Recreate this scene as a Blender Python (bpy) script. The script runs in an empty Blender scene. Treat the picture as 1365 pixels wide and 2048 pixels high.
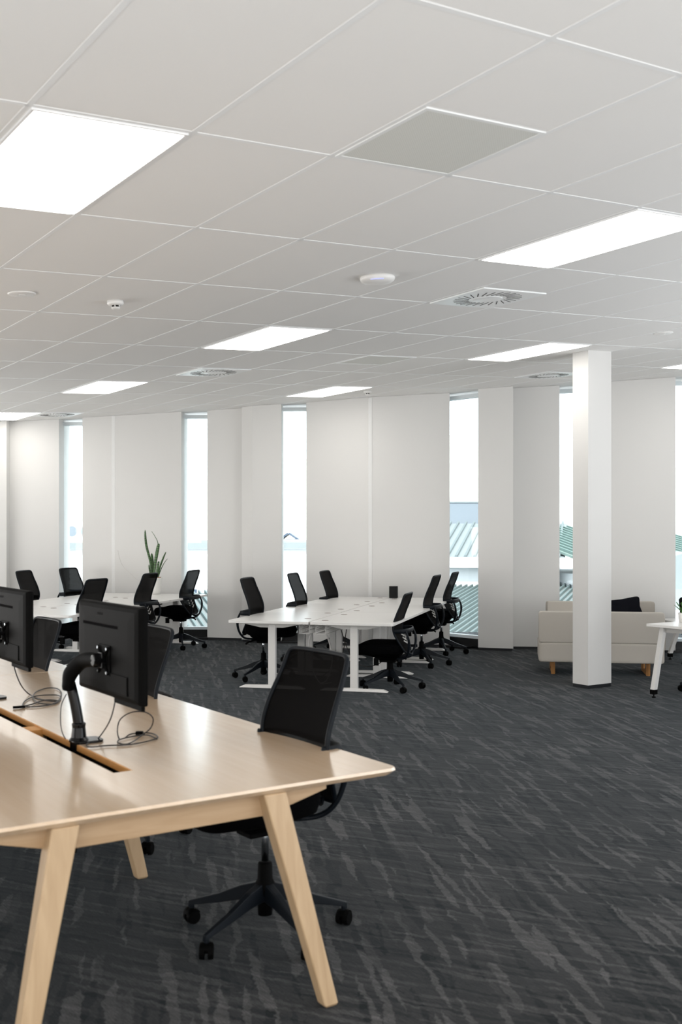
import bpy, bmesh, math, random
from mathutils import Vector, Matrix
R = math.radians
S = bpy.context.scene
COL = S.collection
# ------------------------------------------------------------------ camera
F = 2117.3; HOR = 1063.6; EYE = 1.573            # focal length (px), horizon row, eye height
cam = bpy.data.cameras.new('camera'); co = bpy.data.objects.new('camera', cam); COL.objects.link(co)
cam.sensor_fit = 'VERTICAL'; cam.sensor_height = 36; cam.lens = 36*F/2048
cam.shift_y = (HOR-1024)/2048
co.location = (0, 0, EYE); co.rotation_euler = (R(90), 0, 0)
cam.clip_end = 2000
cam.dof.use_dof = True; cam.dof.focus_distance = 10.5; cam.dof.aperture_fstop = 4.0
S.camera = co
# ------------------------------------------------------------------ sky, sun, daylight, added fill lamps, exposure
S.view_settings.view_transform = 'Standard'; S.view_settings.look = 'None'
S.view_settings.exposure = 0.0; S.view_settings.gamma = 1; S.view_settings.use_curve_mapping = False
w = bpy.data.worlds.new('world'); S.world = w; w.use_nodes = True
bg = w.node_tree.nodes['Background']
bg.inputs[0].default_value = (0.88, 0.95, 1.0, 1); bg.inputs[1].default_value = 3.4
def lamp(name, kind, loc, rot, energy, color, size=None):
    l = bpy.data.lights.new(name, kind); o = bpy.data.objects.new(name, l); COL.objects.link(o)
    l.energy = energy; l.color = color; o.location = loc; o.rotation_euler = rot
    if size: l.shape = 'RECTANGLE'; l.size, l.size_y = size
    return o
sun = lamp('sun', 'SUN', (0, -10, 60), (R(48), 0, R(18)), 6.5, (1, .97, .92)); sun.data.angle = R(1)
lamp('daylight_right', 'AREA', (8.2, 3.0, 1.2), (0, R(112), 0), 230, (.88, .94, 1), (2.0, 11))
lamp('fill_back', 'AREA', (0.5, -3.6, 1.2), (R(125), 0, 0), 45, (1, .99, .97), (13, 1.8))  # added fill lamp behind the camera, tilted up at the ceiling
lamp('fill_left', 'AREA', (-8.2, 8.0, 1.2), (0, R(-122), 0), 420, (1, .99, .97), (2.0, 12))  # added fill from the unseen left side, lifts the far ceiling
lamp('up_fill_right', 'AREA', (6.4, 4.5, .03), (R(180), 0, 0), 300, (.96, .98, 1), (3.2, 11))  # added up-facing lamp out of view on the right, brightens the ceiling
lamp('up_fill_back', 'AREA', (0, -2.3, .03), (R(180), 0, 0), 640, (1, .99, .97), (14, 2.2))  # added up-facing lamp at floor level behind the camera, fills the near ceiling
PANEL = 6.5                                       # radiance of the ceiling light diffusers
# ------------------------------------------------------------------ materials
def lin(c):
    return tuple(((v/255)/12.92 if v/255 <= .04045 else ((v/255+.055)/1.055)**2.4) for v in c)
def mat(name, rgb, rough=.6, metal=0, spec=.5, noise=0, nscale=40, bump=0, emit=None, alpha=None, sheen=0):
    m = bpy.data.materials.new(name); m.use_nodes = True; nt = m.node_tree
    b = nt.nodes['Principled BSDF']; c = (*lin(rgb), 1)
    b.inputs['Base Color'].default_value = c; b.inputs['Roughness'].default_value = rough
    b.inputs['Metallic'].default_value = metal; b.inputs['Specular IOR Level'].default_value = spec
    b.inputs['Sheen Weight'].default_value = sheen
    if emit is not None:
        b.inputs['Emission Color'].default_value = c; b.inputs['Emission Strength'].default_value = emit
    tc = nt.nodes.new('ShaderNodeTexCoord')
    n = nt.nodes.new('ShaderNodeTexNoise'); n.inputs['Scale'].default_value = nscale; n.inputs['Detail'].default_value = 4
    nt.links.new(tc.outputs['Object'], n.inputs['Vector'])
    if noise:
        mx = nt.nodes.new('ShaderNodeMix'); mx.data_type = 'RGBA'
        mx.inputs[6].default_value = tuple(v*(1-noise) for v in c[:3])+(1,)
        mx.inputs[7].default_value = tuple(min(1, v*(1+noise)) for v in c[:3])+(1,)
        nt.links.new(n.outputs['Fac'], mx.inputs[0]); nt.links.new(mx.outputs[2], b.inputs['Base Color'])
    if bump:
        bp = nt.nodes.new('ShaderNodeBump'); bp.inputs['Strength'].default_value = bump; bp.inputs['Distance'].default_value = .004
        nt.links.new(n.outputs['Fac'], bp.inputs['Height']); nt.links.new(bp.outputs['Normal'], b.inputs['Normal'])
    if alpha is not None:
        out = nt.nodes['Material Output']; t = nt.nodes.new('ShaderNodeBsdfTransparent'); ms = nt.nodes.new('ShaderNodeMixShader')
        ms.inputs[0].default_value = alpha
        nt.links.new(t.outputs[0], ms.inputs[1]); nt.links.new(b.outputs[0], ms.inputs[2]); nt.links.new(ms.outputs[0], out.inputs[0])
    return m
M = dict(
 wall=mat('wall_paint', (224, 223, 221), .85, spec=.25, noise=.008, nscale=3),
 bead=mat('corner_bead', (238, 238, 237), .6, spec=.3, noise=.02, nscale=80),
 skirt=mat('black_skirting', (22, 25, 30), .4, noise=.1),
 tile=mat('ceiling_tile', (244, 243, 241), .95, spec=.1, noise=.02, nscale=260, bump=.15),
 tee=mat('tee_bar_white', (246, 247, 247), .5, spec=.4, noise=.01),
 diffuser=mat('light_diffuser', (255, 251, 245), .4, emit=PANEL, noise=.01),
 lframe=mat('light_frame', (240, 240, 240), .4, noise=.01),
 vent=mat('vent_metal', (244, 246, 246), .28, noise=.02),
 dark=mat('vent_slot', (40, 38, 36), .8, noise=.1),
 plastic=mat('white_plastic', (238, 237, 235), .35, noise=.01),
 wifi=mat('wifi_light', (200, 205, 255), .3, emit=.25),
 black=mat('black_plastic', (7, 7, 7), .6, spec=.04, noise=.15, nscale=60),
 blackg=mat('black_gloss', (7, 7, 8), .22, spec=.25, noise=.1),
 grey=mat('slate_plastic', (15, 20, 26), .45, spec=.15, noise=.1, nscale=50),
 fabric=mat('black_fabric', (5, 5, 6), .95, spec=.04, noise=.25, nscale=400, bump=.3),
 mesh=None,
 chrome=mat('chrome', (190, 195, 200), .18, 1, noise=.02),
 wmetal=mat('white_metal', (226, 224, 221), .4, noise=.015),
 gmetal=mat('grey_metal', (205, 203, 199), .45, noise=.02),
 wtop=mat('white_laminate', (232, 230, 227), .28, spec=.55, noise=.008, nscale=120),
 grommet=mat('grommet_grey', (150, 135, 130), .5, noise=.05),
 alu=mat('window_alu', (228, 236, 240), .4, 0, noise=.03),
 sill=mat('window_base_black', (8, 9, 12), .3, noise=.1),
 linen=mat('sofa_linen', (191, 185, 176), .95, spec=.15, noise=.1, nscale=500, bump=.35),
 oak=mat('sofa_oak', (176, 124, 68), .5, noise=.12, nscale=30),
 cushion=mat('black_cushion', (12, 13, 20), .9, spec=.15, noise=.25, nscale=200, bump=.3),
 pot=mat('white_pot', (240, 239, 236), .35, noise=.01),
 soil=mat('bark_mulch', (150, 100, 62), .95, noise=.5, nscale=120, bump=1),
 leaf2=mat('succulent_leaf', (72, 120, 52), .5, noise=.3, nscale=25),
 cable=mat('cable_black', (34, 29, 27), .4, noise=.1),
 cablew=mat('cable_white', (215, 213, 210), .4, noise=.03),
 speaker=mat('speaker_cloth', (20, 20, 21), .9, noise=.3, nscale=500),
 label=mat('label_silver', (20, 20, 22), .8, spec=.05, noise=.1),
 wallside=mat('cladding_pale', (225, 228, 230), .7, noise=.05, nscale=2),
 roofw=mat('roof_white', (126, 134, 136), .8, noise=.06, nscale=1),
 roofg=mat('roof_pale_green', (114, 132, 126), .8, noise=.08, nscale=1),
 roofl=mat('low_roof_sheet', (118, 124, 124), .8, noise=.06, nscale=1),
 ribl=mat('low_roof_rib', (88, 102, 102), .8, noise=.06, nscale=1),
 ribw=mat('roof_rib_white', (98, 108, 110), .8, noise=.06, nscale=1),
 ribg=mat('roof_rib_green', (98, 120, 115), .8, noise=.06, nscale=1),
 boxblue=mat('plant_room_blue', (118, 127, 136), .7, noise=.05, nscale=1),
 extdark=mat('exterior_dark_glass', (60, 74, 92), .4, noise=.3, nscale=1.2),
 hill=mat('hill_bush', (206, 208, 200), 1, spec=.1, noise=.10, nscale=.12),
 ground=mat('outside_ground', (170, 170, 168), .9, noise=.1, nscale=.3),
)
def mesh_mat():
    m = mat('back_mesh_fabric', (8, 7, 7), .8, spec=.05, noise=.1, nscale=100)
    nt = m.node_tree; b = nt.nodes['Principled BSDF']; out = nt.nodes['Material Output']
    tc = nt.nodes.new('ShaderNodeTexCoord'); wv = nt.nodes.new('ShaderNodeTexWave'); wv.bands_direction = 'Z'
    wv.inputs['Scale'].default_value = 90
    mp = nt.nodes.new('ShaderNodeMapRange'); mp.inputs[3].default_value = .968; mp.inputs[4].default_value = .995
    t = nt.nodes.new('ShaderNodeBsdfTransparent'); ms = nt.nodes.new('ShaderNodeMixShader')
    nt.links.new(tc.outputs['Object'], wv.inputs['Vector']); nt.links.new(wv.outputs['Fac'], mp.inputs[0])
    nt.links.new(mp.outputs[0], ms.inputs[0]); nt.links.new(t.outputs[0], ms.inputs[1]); nt.links.new(b.outputs[0], ms.inputs[2])
    nt.links.new(ms.outputs[0], out.inputs[0]); return m
M['mesh'] = mesh_mat()
def glass_mat():
    m = bpy.data.materials.new('window_glass'); m.use_nodes = True; nt = m.node_tree; nt.nodes.remove(nt.nodes['Principled BSDF'])
    t = nt.nodes.new('ShaderNodeBsdfTransparent'); t.inputs[0].default_value = (.96, .985, .985, 1)
    g = nt.nodes.new('ShaderNodeBsdfGlossy'); g.inputs['Roughness'].default_value = .02
    fr = nt.nodes.new('ShaderNodeFresnel'); fr.inputs[0].default_value = 1.3; ms = nt.nodes.new('ShaderNodeMixShader')
    nt.links.new(fr.outputs[0], ms.inputs[0]); nt.links.new(t.outputs[0], ms.inputs[1]); nt.links.new(g.outputs[0], ms.inputs[2])
    nt.links.new(ms.outputs[0], nt.nodes['Material Output'].inputs[0]); return m
M['glass'] = glass_mat()
UV = Vector((.82868, .55674, 0)).normalized(); WV = Vector((-.55774, .83001, 0)).normalized()
GRID_ANG = math.atan2(UV.y, UV.x)
def nodes(m): return m.node_tree.nodes, m.node_tree.links
def carpet_mat():
    m = mat('carpet', (60, 62, 64), .95, spec=.15); N, L = nodes(m); b = N['Principled BSDF']
    b.inputs['Sheen Weight'].default_value = .07; b.inputs['Sheen Roughness'].default_value = .45
    b.inputs['Sheen Tint'].default_value = (.72, .88, 1, 1)
    tc = N.new('ShaderNodeTexCoord')
    def mapping(rot, sc, wob=0.0):
        src = tc.outputs['Object']
        if wob:
            n = N.new('ShaderNodeTexNoise'); n.inputs['Scale'].default_value = 5; L.new(src, n.inputs['Vector'])
            s = N.new('ShaderNodeVectorMath'); s.operation = 'SCALE'; s.inputs['Scale'].default_value = wob
            L.new(n.outputs['Color'], s.inputs[0]); a = N.new('ShaderNodeVectorMath'); a.operation = 'ADD'
            L.new(src, a.inputs[0]); L.new(s.outputs[0], a.inputs[1])
            n2 = N.new('ShaderNodeTexNoise'); n2.inputs['Scale'].default_value = 42; n2.inputs['Detail'].default_value = 2; L.new(src, n2.inputs['Vector'])
            s2 = N.new('ShaderNodeVectorMath'); s2.operation = 'SCALE'; s2.inputs['Scale'].default_value = .03; L.new(n2.outputs['Color'], s2.inputs[0])
            a2 = N.new('ShaderNodeVectorMath'); a2.operation = 'ADD'; L.new(a.outputs[0], a2.inputs[0]); L.new(s2.outputs[0], a2.inputs[1]); src = a2.outputs[0]
        r = N.new('ShaderNodeVectorRotate'); r.rotation_type = 'Z_AXIS'; r.inputs['Angle'].default_value = -rot
        mu = N.new('ShaderNodeVectorMath'); mu.operation = 'MULTIPLY'; mu.inputs[1].default_value = sc
        L.new(src, r.inputs['Vector']); L.new(r.outputs[0], mu.inputs[0]); return mu.outputs[0]
    def noise(v, scale=1, detail=2, rough=.5):
        n = N.new('ShaderNodeTexNoise'); n.inputs['Scale'].default_value = scale; n.inputs['Detail'].default_value = detail
        n.inputs['Roughness'].default_value = rough; L.new(v, n.inputs['Vector']); return n.outputs['Fac']
    def rng(f, a, b_, c=0, d=1):
        r = N.new('ShaderNodeMapRange'); r.inputs[1].default_value = a; r.inputs[2].default_value = b_
        r.inputs[3].default_value = c; r.inputs[4].default_value = d; L.new(f, r.inputs[0]); return r.outputs[0]
    def op(o, a, b_):
        n = N.new('ShaderNodeMath'); n.operation = o
        for k, v in enumerate((a, b_)):
            if isinstance(v, (int, float)): n.inputs[k].default_value = v
            else: L.new(v, n.inputs[k])
        return n.outputs[0]
    aw = R(99); ae = R(-25)
    # broad strokes: light and dark dashes running two ways
    def cells(v, lo, hi):
        n = N.new('ShaderNodeTexVoronoi'); n.feature = 'SMOOTH_F1'; n.inputs['Smoothness'].default_value = .12; n.inputs['Scale'].default_value = 1
        n.inputs['Randomness'].default_value = .9; L.new(v, n.inputs['Vector']); sp = N.new('ShaderNodeSeparateColor'); L.new(n.outputs['Color'], sp.inputs[0])
        return rng(sp.outputs[0], lo, hi), rng(sp.outputs[0], 1-lo, 1-hi)
    wl, wd = cells(mapping(aw, (3.0, 34, 1), .05), .76, .84)
    el, ed = cells(mapping(ae, (3.6, 46, 1), .05), .76, .88)
    st = noise(mapping(R(-22), (5, 60, 1), .10), 1, 4, .7)
    light = op('ADD', wl, op('MULTIPLY', el, .6)); darkm = op('ADD', wd, op('MULTIPLY', ed, .9))
    fine = noise(mapping(R(124), (16, 210, 1)), 1, 2, .7)
    spk = noise(tc.outputs['Object'], 240, 2, .7)
    blot = noise(tc.outputs['Object'], 1.1, 2)
    v = op('ADD', .023, op('MULTIPLY', light, .034))
    v = op('SUBTRACT', v, op('MULTIPLY', darkm, .011))
    v = op('MULTIPLY', v, rng(st, .3, .7, .72, 1.28))
    v = op('MULTIPLY', v, rng(fine, .3, .7, .6, 1.4))
    v = op('MULTIPLY', v, rng(spk, .35, .65, .6, 1.4))
    v = op('MULTIPLY', v, rng(blot, .35, .65, .9, 1.1))
    v = op('MAXIMUM', v, .003)
    cc = N.new('ShaderNodeCombineColor'); L.new(op('MULTIPLY', v, 1.05), cc.inputs[0]); L.new(v, cc.inputs[1]); L.new(op('MULTIPLY', v, .99), cc.inputs[2])
    L.new(cc.outputs[0], b.inputs['Base Color'])
    bp = N.new('ShaderNodeBump'); bp.inputs['Strength'].default_value = .5; bp.inputs['Distance'].default_value = .003
    L.new(fine, bp.inputs['Height']); L.new(bp.outputs[0], b.inputs['Normal'])
    return m
M['carpet'] = carpet_mat()
def wood_mat(name, c1, c2, axis='Y', rough=.3, sc=1.0):
    m = mat(name, c1, rough, spec=.5); N, L = nodes(m); b = N['Principled BSDF']
    tc = N.new('ShaderNodeTexCoord'); mp = N.new('ShaderNodeMapping')
    mp.inputs['Scale'].default_value = {'X': (.8*sc, 14*sc, 14*sc), 'Y': (14*sc, .8*sc, 14*sc), 'Z': (14*sc, 14*sc, .8*sc)}[axis]
    n = N.new('ShaderNodeTexNoise'); n.inputs['Scale'].default_value = 2.2; n.inputs['Detail'].default_value = 6; n.inputs['Distortion'].default_value = .6
    L.new(tc.outputs['Object'], mp.inputs[0]); L.new(mp.outputs[0], n.inputs['Vector'])
    cr = N.new('ShaderNodeValToRGB'); cr.color_ramp.elements[0].position = .3; cr.color_ramp.elements[1].position = .7
    cr.color_ramp.elements[0].color = (*lin(c2), 1); cr.color_ramp.elements[1].color = (*lin(c1), 1)
    L.new(n.outputs['Fac'], cr.inputs[0]); L.new(cr.outputs[0], b.inputs['Base Color']); return m
M['wood'] = wood_mat('pale_oak_top', (216, 190, 161), (207, 178, 145), 'Y', .3)
for k, v in (('Coat Weight', 1), ('Coat Roughness', .16), ('Coat IOR', 1.65)): M['wood'].node_tree.nodes['Principled BSDF'].inputs[k].default_value = v
M['woodu'] = wood_mat('pale_oak_rail', (188, 160, 128), (168, 138, 104), 'X', .5)
M['woodz'] = wood_mat('pale_oak_leg', (194, 166, 132), (178, 150, 116), 'Z', .45)
M['wooddark'] = mat('oak_slot_edge', (196, 140, 76), .5, noise=.1)
def grille_mat():
    m = mat('perforated_grille', (214, 216, 212), .5); N, L = nodes(m); b = N['Principled BSDF']
    tc = N.new('ShaderNodeTexCoord'); v = N.new('ShaderNodeTexVoronoi'); v.inputs['Scale'].default_value = 85; v.inputs['Randomness'].default_value = 0
    L.new(tc.outputs['Object'], v.inputs['Vector']); cr = N.new('ShaderNodeValToRGB')
    cr.color_ramp.elements[0].position = .30; cr.color_ramp.elements[1].position = .42
    cr.color_ramp.elements[0].color = (*lin((165, 165, 160)), 1); cr.color_ramp.elements[1].color = (*lin((226, 227, 222)), 1)
    L.new(v.outputs['Distance'], cr.inputs[0]); L.new(cr.outputs[0], b.inputs['Base Color']); return m
M['grille'] = grille_mat()
def leaf_mat():
    m = mat('snake_leaf', (50, 84, 48), .4); N, L = nodes(m); b = N['Principled BSDF']
    tc = N.new('ShaderNodeTexCoord'); wv = N.new('ShaderNodeTexWave'); wv.bands_direction = 'Z'; wv.inputs['Scale'].default_value = 14
    wv.inputs['Distortion'].default_value = 7; wv.inputs['Detail'].default_value = 3
    L.new(tc.outputs['Object'], wv.inputs['Vector']); cr = N.new('ShaderNodeValToRGB')
    cr.color_ramp.elements[0].color = (*lin((28, 52, 34)), 1); cr.color_ramp.elements[1].color = (*lin((98, 134, 82)), 1)
    L.new(wv.outputs['Fac'], cr.inputs[0]); L.new(cr.outputs[0], b.inputs['Base Color']); return m
M['leaf'] = leaf_mat()
# ------------------------------------------------------------------ helpers
def obj(name, bm, m, parent=None, smooth=False, bevel=0, label=None):
    bmesh.ops.recalc_face_normals(bm, faces=bm.faces)
    me = bpy.data.meshes.new(name); bm.to_mesh(me); bm.free()
    o = bpy.data.objects.new(name, me); COL.objects.link(o); me.materials.append(m)
    if parent: o.parent = parent
    if smooth: me.shade_smooth()
    if bevel:
        b = o.modifiers.new('bevel', 'BEVEL'); b.width = bevel; b.segments = 3; b.limit_method = 'ANGLE'; b.angle_limit = R(35)
    if label: o['label'] = label
    return o
def tag(o, label=None, cat=None, group=None, kind=None):
    for k, v in (('label', label), ('category', cat), ('group', group), ('kind', kind)):
        if v: o[k] = v
    return o
def empty(name, loc=(0, 0, 0), rz=0, label=None, cat=None, group=None):
    o = bpy.data.objects.new(name, None); COL.objects.link(o); o.location = loc; o.rotation_euler = (0, 0, rz)
    o.empty_display_size = .1; return tag(o, label, cat, group)
def struct(o): o['kind'] = 'structure'; return o
def copy_tree(root, label=None, group=None):
    r = root.copy(); COL.objects.link(r)
    if label: r['label'] = label
    if group: r['group'] = group
    for ch in root.children:
        c = ch.copy(); COL.objects.link(c); c.parent = r
        for g in ch.children:
            d = g.copy(); COL.objects.link(d); d.parent = c
    return r
def box(bm, c, s, mt=None):
    r = bmesh.ops.create_cube(bm, size=1)['verts']
    for v in r:
        v.co = Vector((v.co.x*s[0]+c[0], v.co.y*s[1]+c[1], v.co.z*s[2]+c[2]))
        if mt: v.co = mt @ v.co
    return r
def cyl(bm, p0, p1, r0, r1=None, seg=20):
    p0, p1 = Vector(p0), Vector(p1); d = p1-p0
    q = d.to_track_quat('Z', 'Y').to_matrix().to_4x4(); q.translation = (p0+p1)/2
    return bmesh.ops.create_cone(bm, cap_ends=True, segments=seg, radius1=r0, radius2=r0 if r1 is None else r1, depth=d.length, matrix=q)['verts']
def prism(bm, pts, z0, z1):          # pts xy; z1 may be a function
    a = [bm.verts.new((x, y, z0)) for x, y in pts]
    b = [bm.verts.new((x, y, z1(x, y) if callable(z1) else z1)) for x, y in pts]
    n = len(pts); bm.faces.new(a[::-1]); bm.faces.new(b)
    for i in range(n): bm.faces.new((a[i], a[(i+1) % n], b[(i+1) % n], b[i]))
def spline(pts, n=8, closed=False):
    P = [Vector(p) for p in pts]; out = []; m = len(P)
    for i in range(m if closed else m-1):
        p0 = P[(i-1) % m] if closed or i > 0 else P[0]
        p1 = P[i]; p2 = P[(i+1) % m]
        p3 = P[(i+2) % m] if closed or i+2 < m else P[-1]
        for k in range(n):
            t = k/n
            out.append(.5*((2*p1)+(p2-p0)*t+(2*p0-5*p1+4*p2-p3)*t*t+(3*p1-p0-3*p2+p3)*t**3))
    if not closed: out.append(P[-1])
    return out
def tube(bm, pts, ra, rb=None, seg=8, closed=False, up=Vector((0, 0, 1)), taper=None):
    rb = rb or ra; rings = []; n = len(pts)
    for i, p in enumerate(pts):
        a = pts[(i-1) % n] if closed or i > 0 else p
        b = pts[(i+1) % n] if closed or i < n-1 else p
        t = (b-a).normalized(); s = t.cross(up)
        if s.length < 1e-3: s = t.cross(Vector((1, 0, 0)))
        s.normalize(); u = s.cross(t).normalized(); k = taper(i/(n-1)) if taper else 1
        rings.append([bm.verts.new(p+s*(math.cos(2*math.pi*j/seg)*ra*k)+u*(math.sin(2*math.pi*j/seg)*rb*k)) for j in range(seg)])
    for i in range(n if closed else n-1):
        A, B = rings[i], rings[(i+1) % n]
        for j in range(seg): bm.faces.new((A[j], A[(j+1) % seg], B[(j+1) % seg], B[j]))
    if not closed: bm.faces.new(rings[0][::-1]); bm.faces.new(rings[-1])
def loft(bm, rings, cap=True):
    V = [[bm.verts.new(p) for p in r] for r in rings]; n = len(V[0])
    for a, b in zip(V, V[1:]):
        for j in range(n): bm.faces.new((a[j], a[(j+1) % n], b[(j+1) % n], b[j]))
    if cap: bm.faces.new(V[0][::-1]); bm.faces.new(V[-1])
def sup(cx, cy, a, b, z, n=28, e=4):  # superellipse ring
    o = []
    for k in range(n):
        t = 2*math.pi*k/n; c, s = math.cos(t), math.sin(t)
        o.append(Vector((cx+a*math.copysign(abs(c)**(2/e), c), cy+b*math.copysign(abs(s)**(2/e), s), z)))
    return o
def lathe(bm, prof, seg=32, c=(0, 0)):
    loft(bm, [[Vector((c[0]+r*math.cos(2*math.pi*k/seg), c[1]+r*math.sin(2*math.pi*k/seg), z)) for k in range(seg)] for r, z in prof])
BM = bmesh.new
def rrect(x0, y0, x1, y1, r, n=5):
    o = []
    for cx, cy, a in ((x1-r, y1-r, 0), (x0+r, y1-r, 90), (x0+r, y0+r, 180), (x1-r, y0+r, 270)):
        for k in range(n+1): t = R(a+90*k/n); o.append((cx+r*math.cos(t), cy+r*math.sin(t)))
    return o
def PX(px, d): return (px-682.5)/F*d            # world x of a column at depth d
# ------------------------------------------------------------------ sloping ceiling frame
CO = Vector((-.5363, 3.8386, 1.4481+EYE)); CU = Vector((.82868, .55674, .05767)); CW = Vector((-.55774, .83001, .00151)); CN = Vector((-.04703, -.03341, .99833))
def CP(i, j, dz=0): return CO+CU*(.6*i)+CW*(1.2*j)+CN*dz
def ceil_z(x, y): return EYE+(1.34265+.04703*x+.03341*y)/.99833
CM = Matrix((CU, CW, CN)).transposed().to_4x4()
def on_ceiling(name, i, j, label, cat, group=None):
    o = empty(name, CP(i, j), 0, label, cat, group); o.rotation_euler = CM.to_euler(); return o
# ------------------------------------------------------------------ room shell
X0, X1, Y0, Y1 = -8.5, 8.5, -4.0, 16.6
fb = BM(); box(fb, ((X0+X1)/2, (Y0+Y1)/2, -.1), (X1-X0, Y1-Y0, .2)); struct(obj('floor', fb, M['carpet']))
cb = BM(); pts = [(X0, Y0), (X1, Y0), (X1, 15.2), (5, 14.6), (1.5, 15.6), (-2, 16.4), (X0, 16.6)]
a = [cb.verts.new((x, y, ceil_z(x, y))) for x, y in pts]; b_ = [cb.verts.new((x, y, ceil_z(x, y)+.15)) for x, y in pts]
cb.faces.new(a[::-1]); cb.faces.new(b_)
for i in range(len(pts)): cb.faces.new((a[i], a[(i+1) % len(pts)], b_[(i+1) % len(pts)], b_[i]))
ceiling = struct(obj('ceiling', cb, M['tile']))
# far wall: piers (px left, px right, depth left, depth right)
piers = [(-420, 13, 15.75, 15.55), (13, 118, 15.72, 15.70), (165, 363, 15.62, 15.42), (415, 484, 15.42, 15.30),
         (484, 505, 15.14, 15.00), (505, 563, 15.00, 14.92), (613, 740, 14.90, 14.52), (740, 900, 14.52, 14.45),
         (957, 1027, 14.08, 13.93), (1027, 1120, 14.20, 14.12), (1178, 1352, 13.98, 13.72), (1402, 1990, 13.70, 13.2)]
wins = [(118, 165, 15.70, 15.62), (363, 415, 15.42, 15.42), (563, 613, 14.92, 14.90), (900, 957, 14.45, 14.08), (1120, 1178, 14.12, 13.98), (1352, 1402, 13.72, 13.70)]
def fw(px, d, back=0): return (PX(px, d), d+back)
wall = empty('wall_far'); struct(wall)
sk = BM()
TH = .62
for k, (pl, pr, dl, dr) in enumerate(piers):
    a, b = Vector(fw(pl, dl)), Vector(fw(pr, dr)); bm = BM()
    ex = max(0, a.x/a.y*TH)+.03 if a.x > .8 else 0
    prism(bm, [tuple(a), tuple(b), (b.x, b.y+TH), (a.x+ex, a.y+TH)], .035, lambda x, y: ceil_z(x, y)-.002)
    obj('wall_panel', bm, M['wall'], wall)
    prism(sk, [(a.x+.01, a.y+.02), (b.x-.01, b.y+.02), (b.x-.01, b.y+.2), (a.x+.01, a.y+.2)], 0, .036)
struct(obj('baseboard_far', sk, M['skirt']))
# perforated corner beads at the two panel joints
for px, d, nm in ((227, 15.56), (741, 14.52)) and ((227, 15.56, 'trim_1'), (741, 14.52, 'trim_2')):
    bm = BM(); x = PX(px, d); top = ceil_z(x, d)-.01; box(bm, (x, d-.002, (top+.05)/2), (.05, .012, top-.05))
    n = 90
    for q in range(n):
        z = .1+(top-.2)*q/n
        for s in (-.017, .017): box(bm, (x+s, d-.009, z), (.006, .004, .012))
    struct(obj(nm, bm, M['bead']))
for k, (pl, pr, dl, dr) in enumerate(wins):
    a, b = Vector(fw(pl, dl)), Vector(fw(pr, dr)); d = (dl+dr)/2
    rec = .26; zt = ceil_z(a.x, d)-.03
    wn = struct(empty('window_%d' % (k+1), ((a.x+b.x)/2, d+rec, 0)))
    L = (b-a).length/2+.12; ang = math.atan2((b-a).y, (b-a).x); T = Matrix.Rotation(ang, 4, 'Z')
    bm = BM()
    for s in (-1, 1): box(bm, (s*(L-.03+(.16 if s > 0 and pl > 500 else .05 if s > 0 else -.0 if pl < 500 else .05)), 0, zt/2), (.07, .09, zt), T)
    box(bm, (0, 0, zt-.02), (2*L, .09, .05), T); box(bm, (0, 0, .15), (2*L, .09, .04), T)
    obj('window_frame', bm, M['alu'], wn)
    bm = BM(); box(bm, (0, 0, .065), (2*L, .12, .13), T); obj('window_base', bm, M['sill'], wn)
    bm = BM(); box(bm, (0, .02, zt/2+.07), (2*L-.1, .012, zt-.16), T); obj('glass_pane', bm, M['glass'], wn)
    bm = BM(); box(bm, (0, -.13, .012), (2*L-.24, .24, .03), T); obj('window_sill', bm, M['sill'], wn)
for nm, p, s in (('wall_left', (X0-.1, (Y0+Y1)/2), (.2, Y1-Y0)), ('wall_right', (X1+.1, (Y0+15)/2), (.2, 15-Y0)), ('wall_back', (0, Y0-.1), (X1-X0+.4, .2))):
    bm = BM(); prism(bm, [(p[0]-s[0]/2, p[1]-s[1]/2), (p[0]+s[0]/2, p[1]-s[1]/2), (p[0]+s[0]/2, p[1]+s[1]/2), (p[0]-s[0]/2, p[1]+s[1]/2)], 0, lambda x, y: ceil_z(x, y))
    struct(obj(nm, bm, M['wall']))
# column, turned with the ceiling grid
c0 = Vector((2.475, 10.59, 0)); cw, cd = .335, .21
cp = [c0, c0+UV*cw, c0+UV*cw+WV*cd, c0+WV*cd]
bm = BM(); prism(bm, [(p.x, p.y) for p in cp], .035, lambda x, y: ceil_z(x, y)+.0)
col = struct(obj('column', bm, M['wall'])); col['label'] = 'white square-edged column standing in front of the beige sofa'
bm = BM(); q = [p+(c0+UV*cw/2+WV*cd/2-p)*.02 for p in cp]; prism(bm, [(p.x, p.y) for p in q], 0, .036); obj('skirting', bm, M['skirt'], col)
# ceiling grid bars
def inside(x, y):
    if not (X0 < x < X1 and Y0 < y): return False
    px = 682.5+F*x/max(y, .1) if y > 5 else 682
    for pl, pr, dl, dr in piers+wins:
        if pl <= px <= pr: return y < dl+(dr-dl)*(px-pl)/(pr-pl)
    return y < 15.2 if y > 5 else True
gb = BM()
def bar(a_, b_2, wdt):
    n = 80; run = None
    for k in range(n+1):
        p = a_.lerp(b_2, k/n); ok = inside(p.x, p.y) and k < n
        if ok and run is None: run = p
        if not ok and run is not None:
            m = (run+p)/2; v = (p-run); L = v.length; v.normalize(); s = v.cross(CN).normalized()
            Mx = Matrix((v, s, CN)).transposed().to_4x4(); Mx.translation = m
            box(gb, (0, 0, -.0005), (L, wdt, .003), Mx); run = None
for i in range(-14, 30): bar(CP(i, -7), CP(i, 14), .022)
for j in range(-7, 15): bar(CP(-14, j), CP(30, j), .022)
obj('tee_bar_grid', gb, M['tee'], ceiling)
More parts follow.
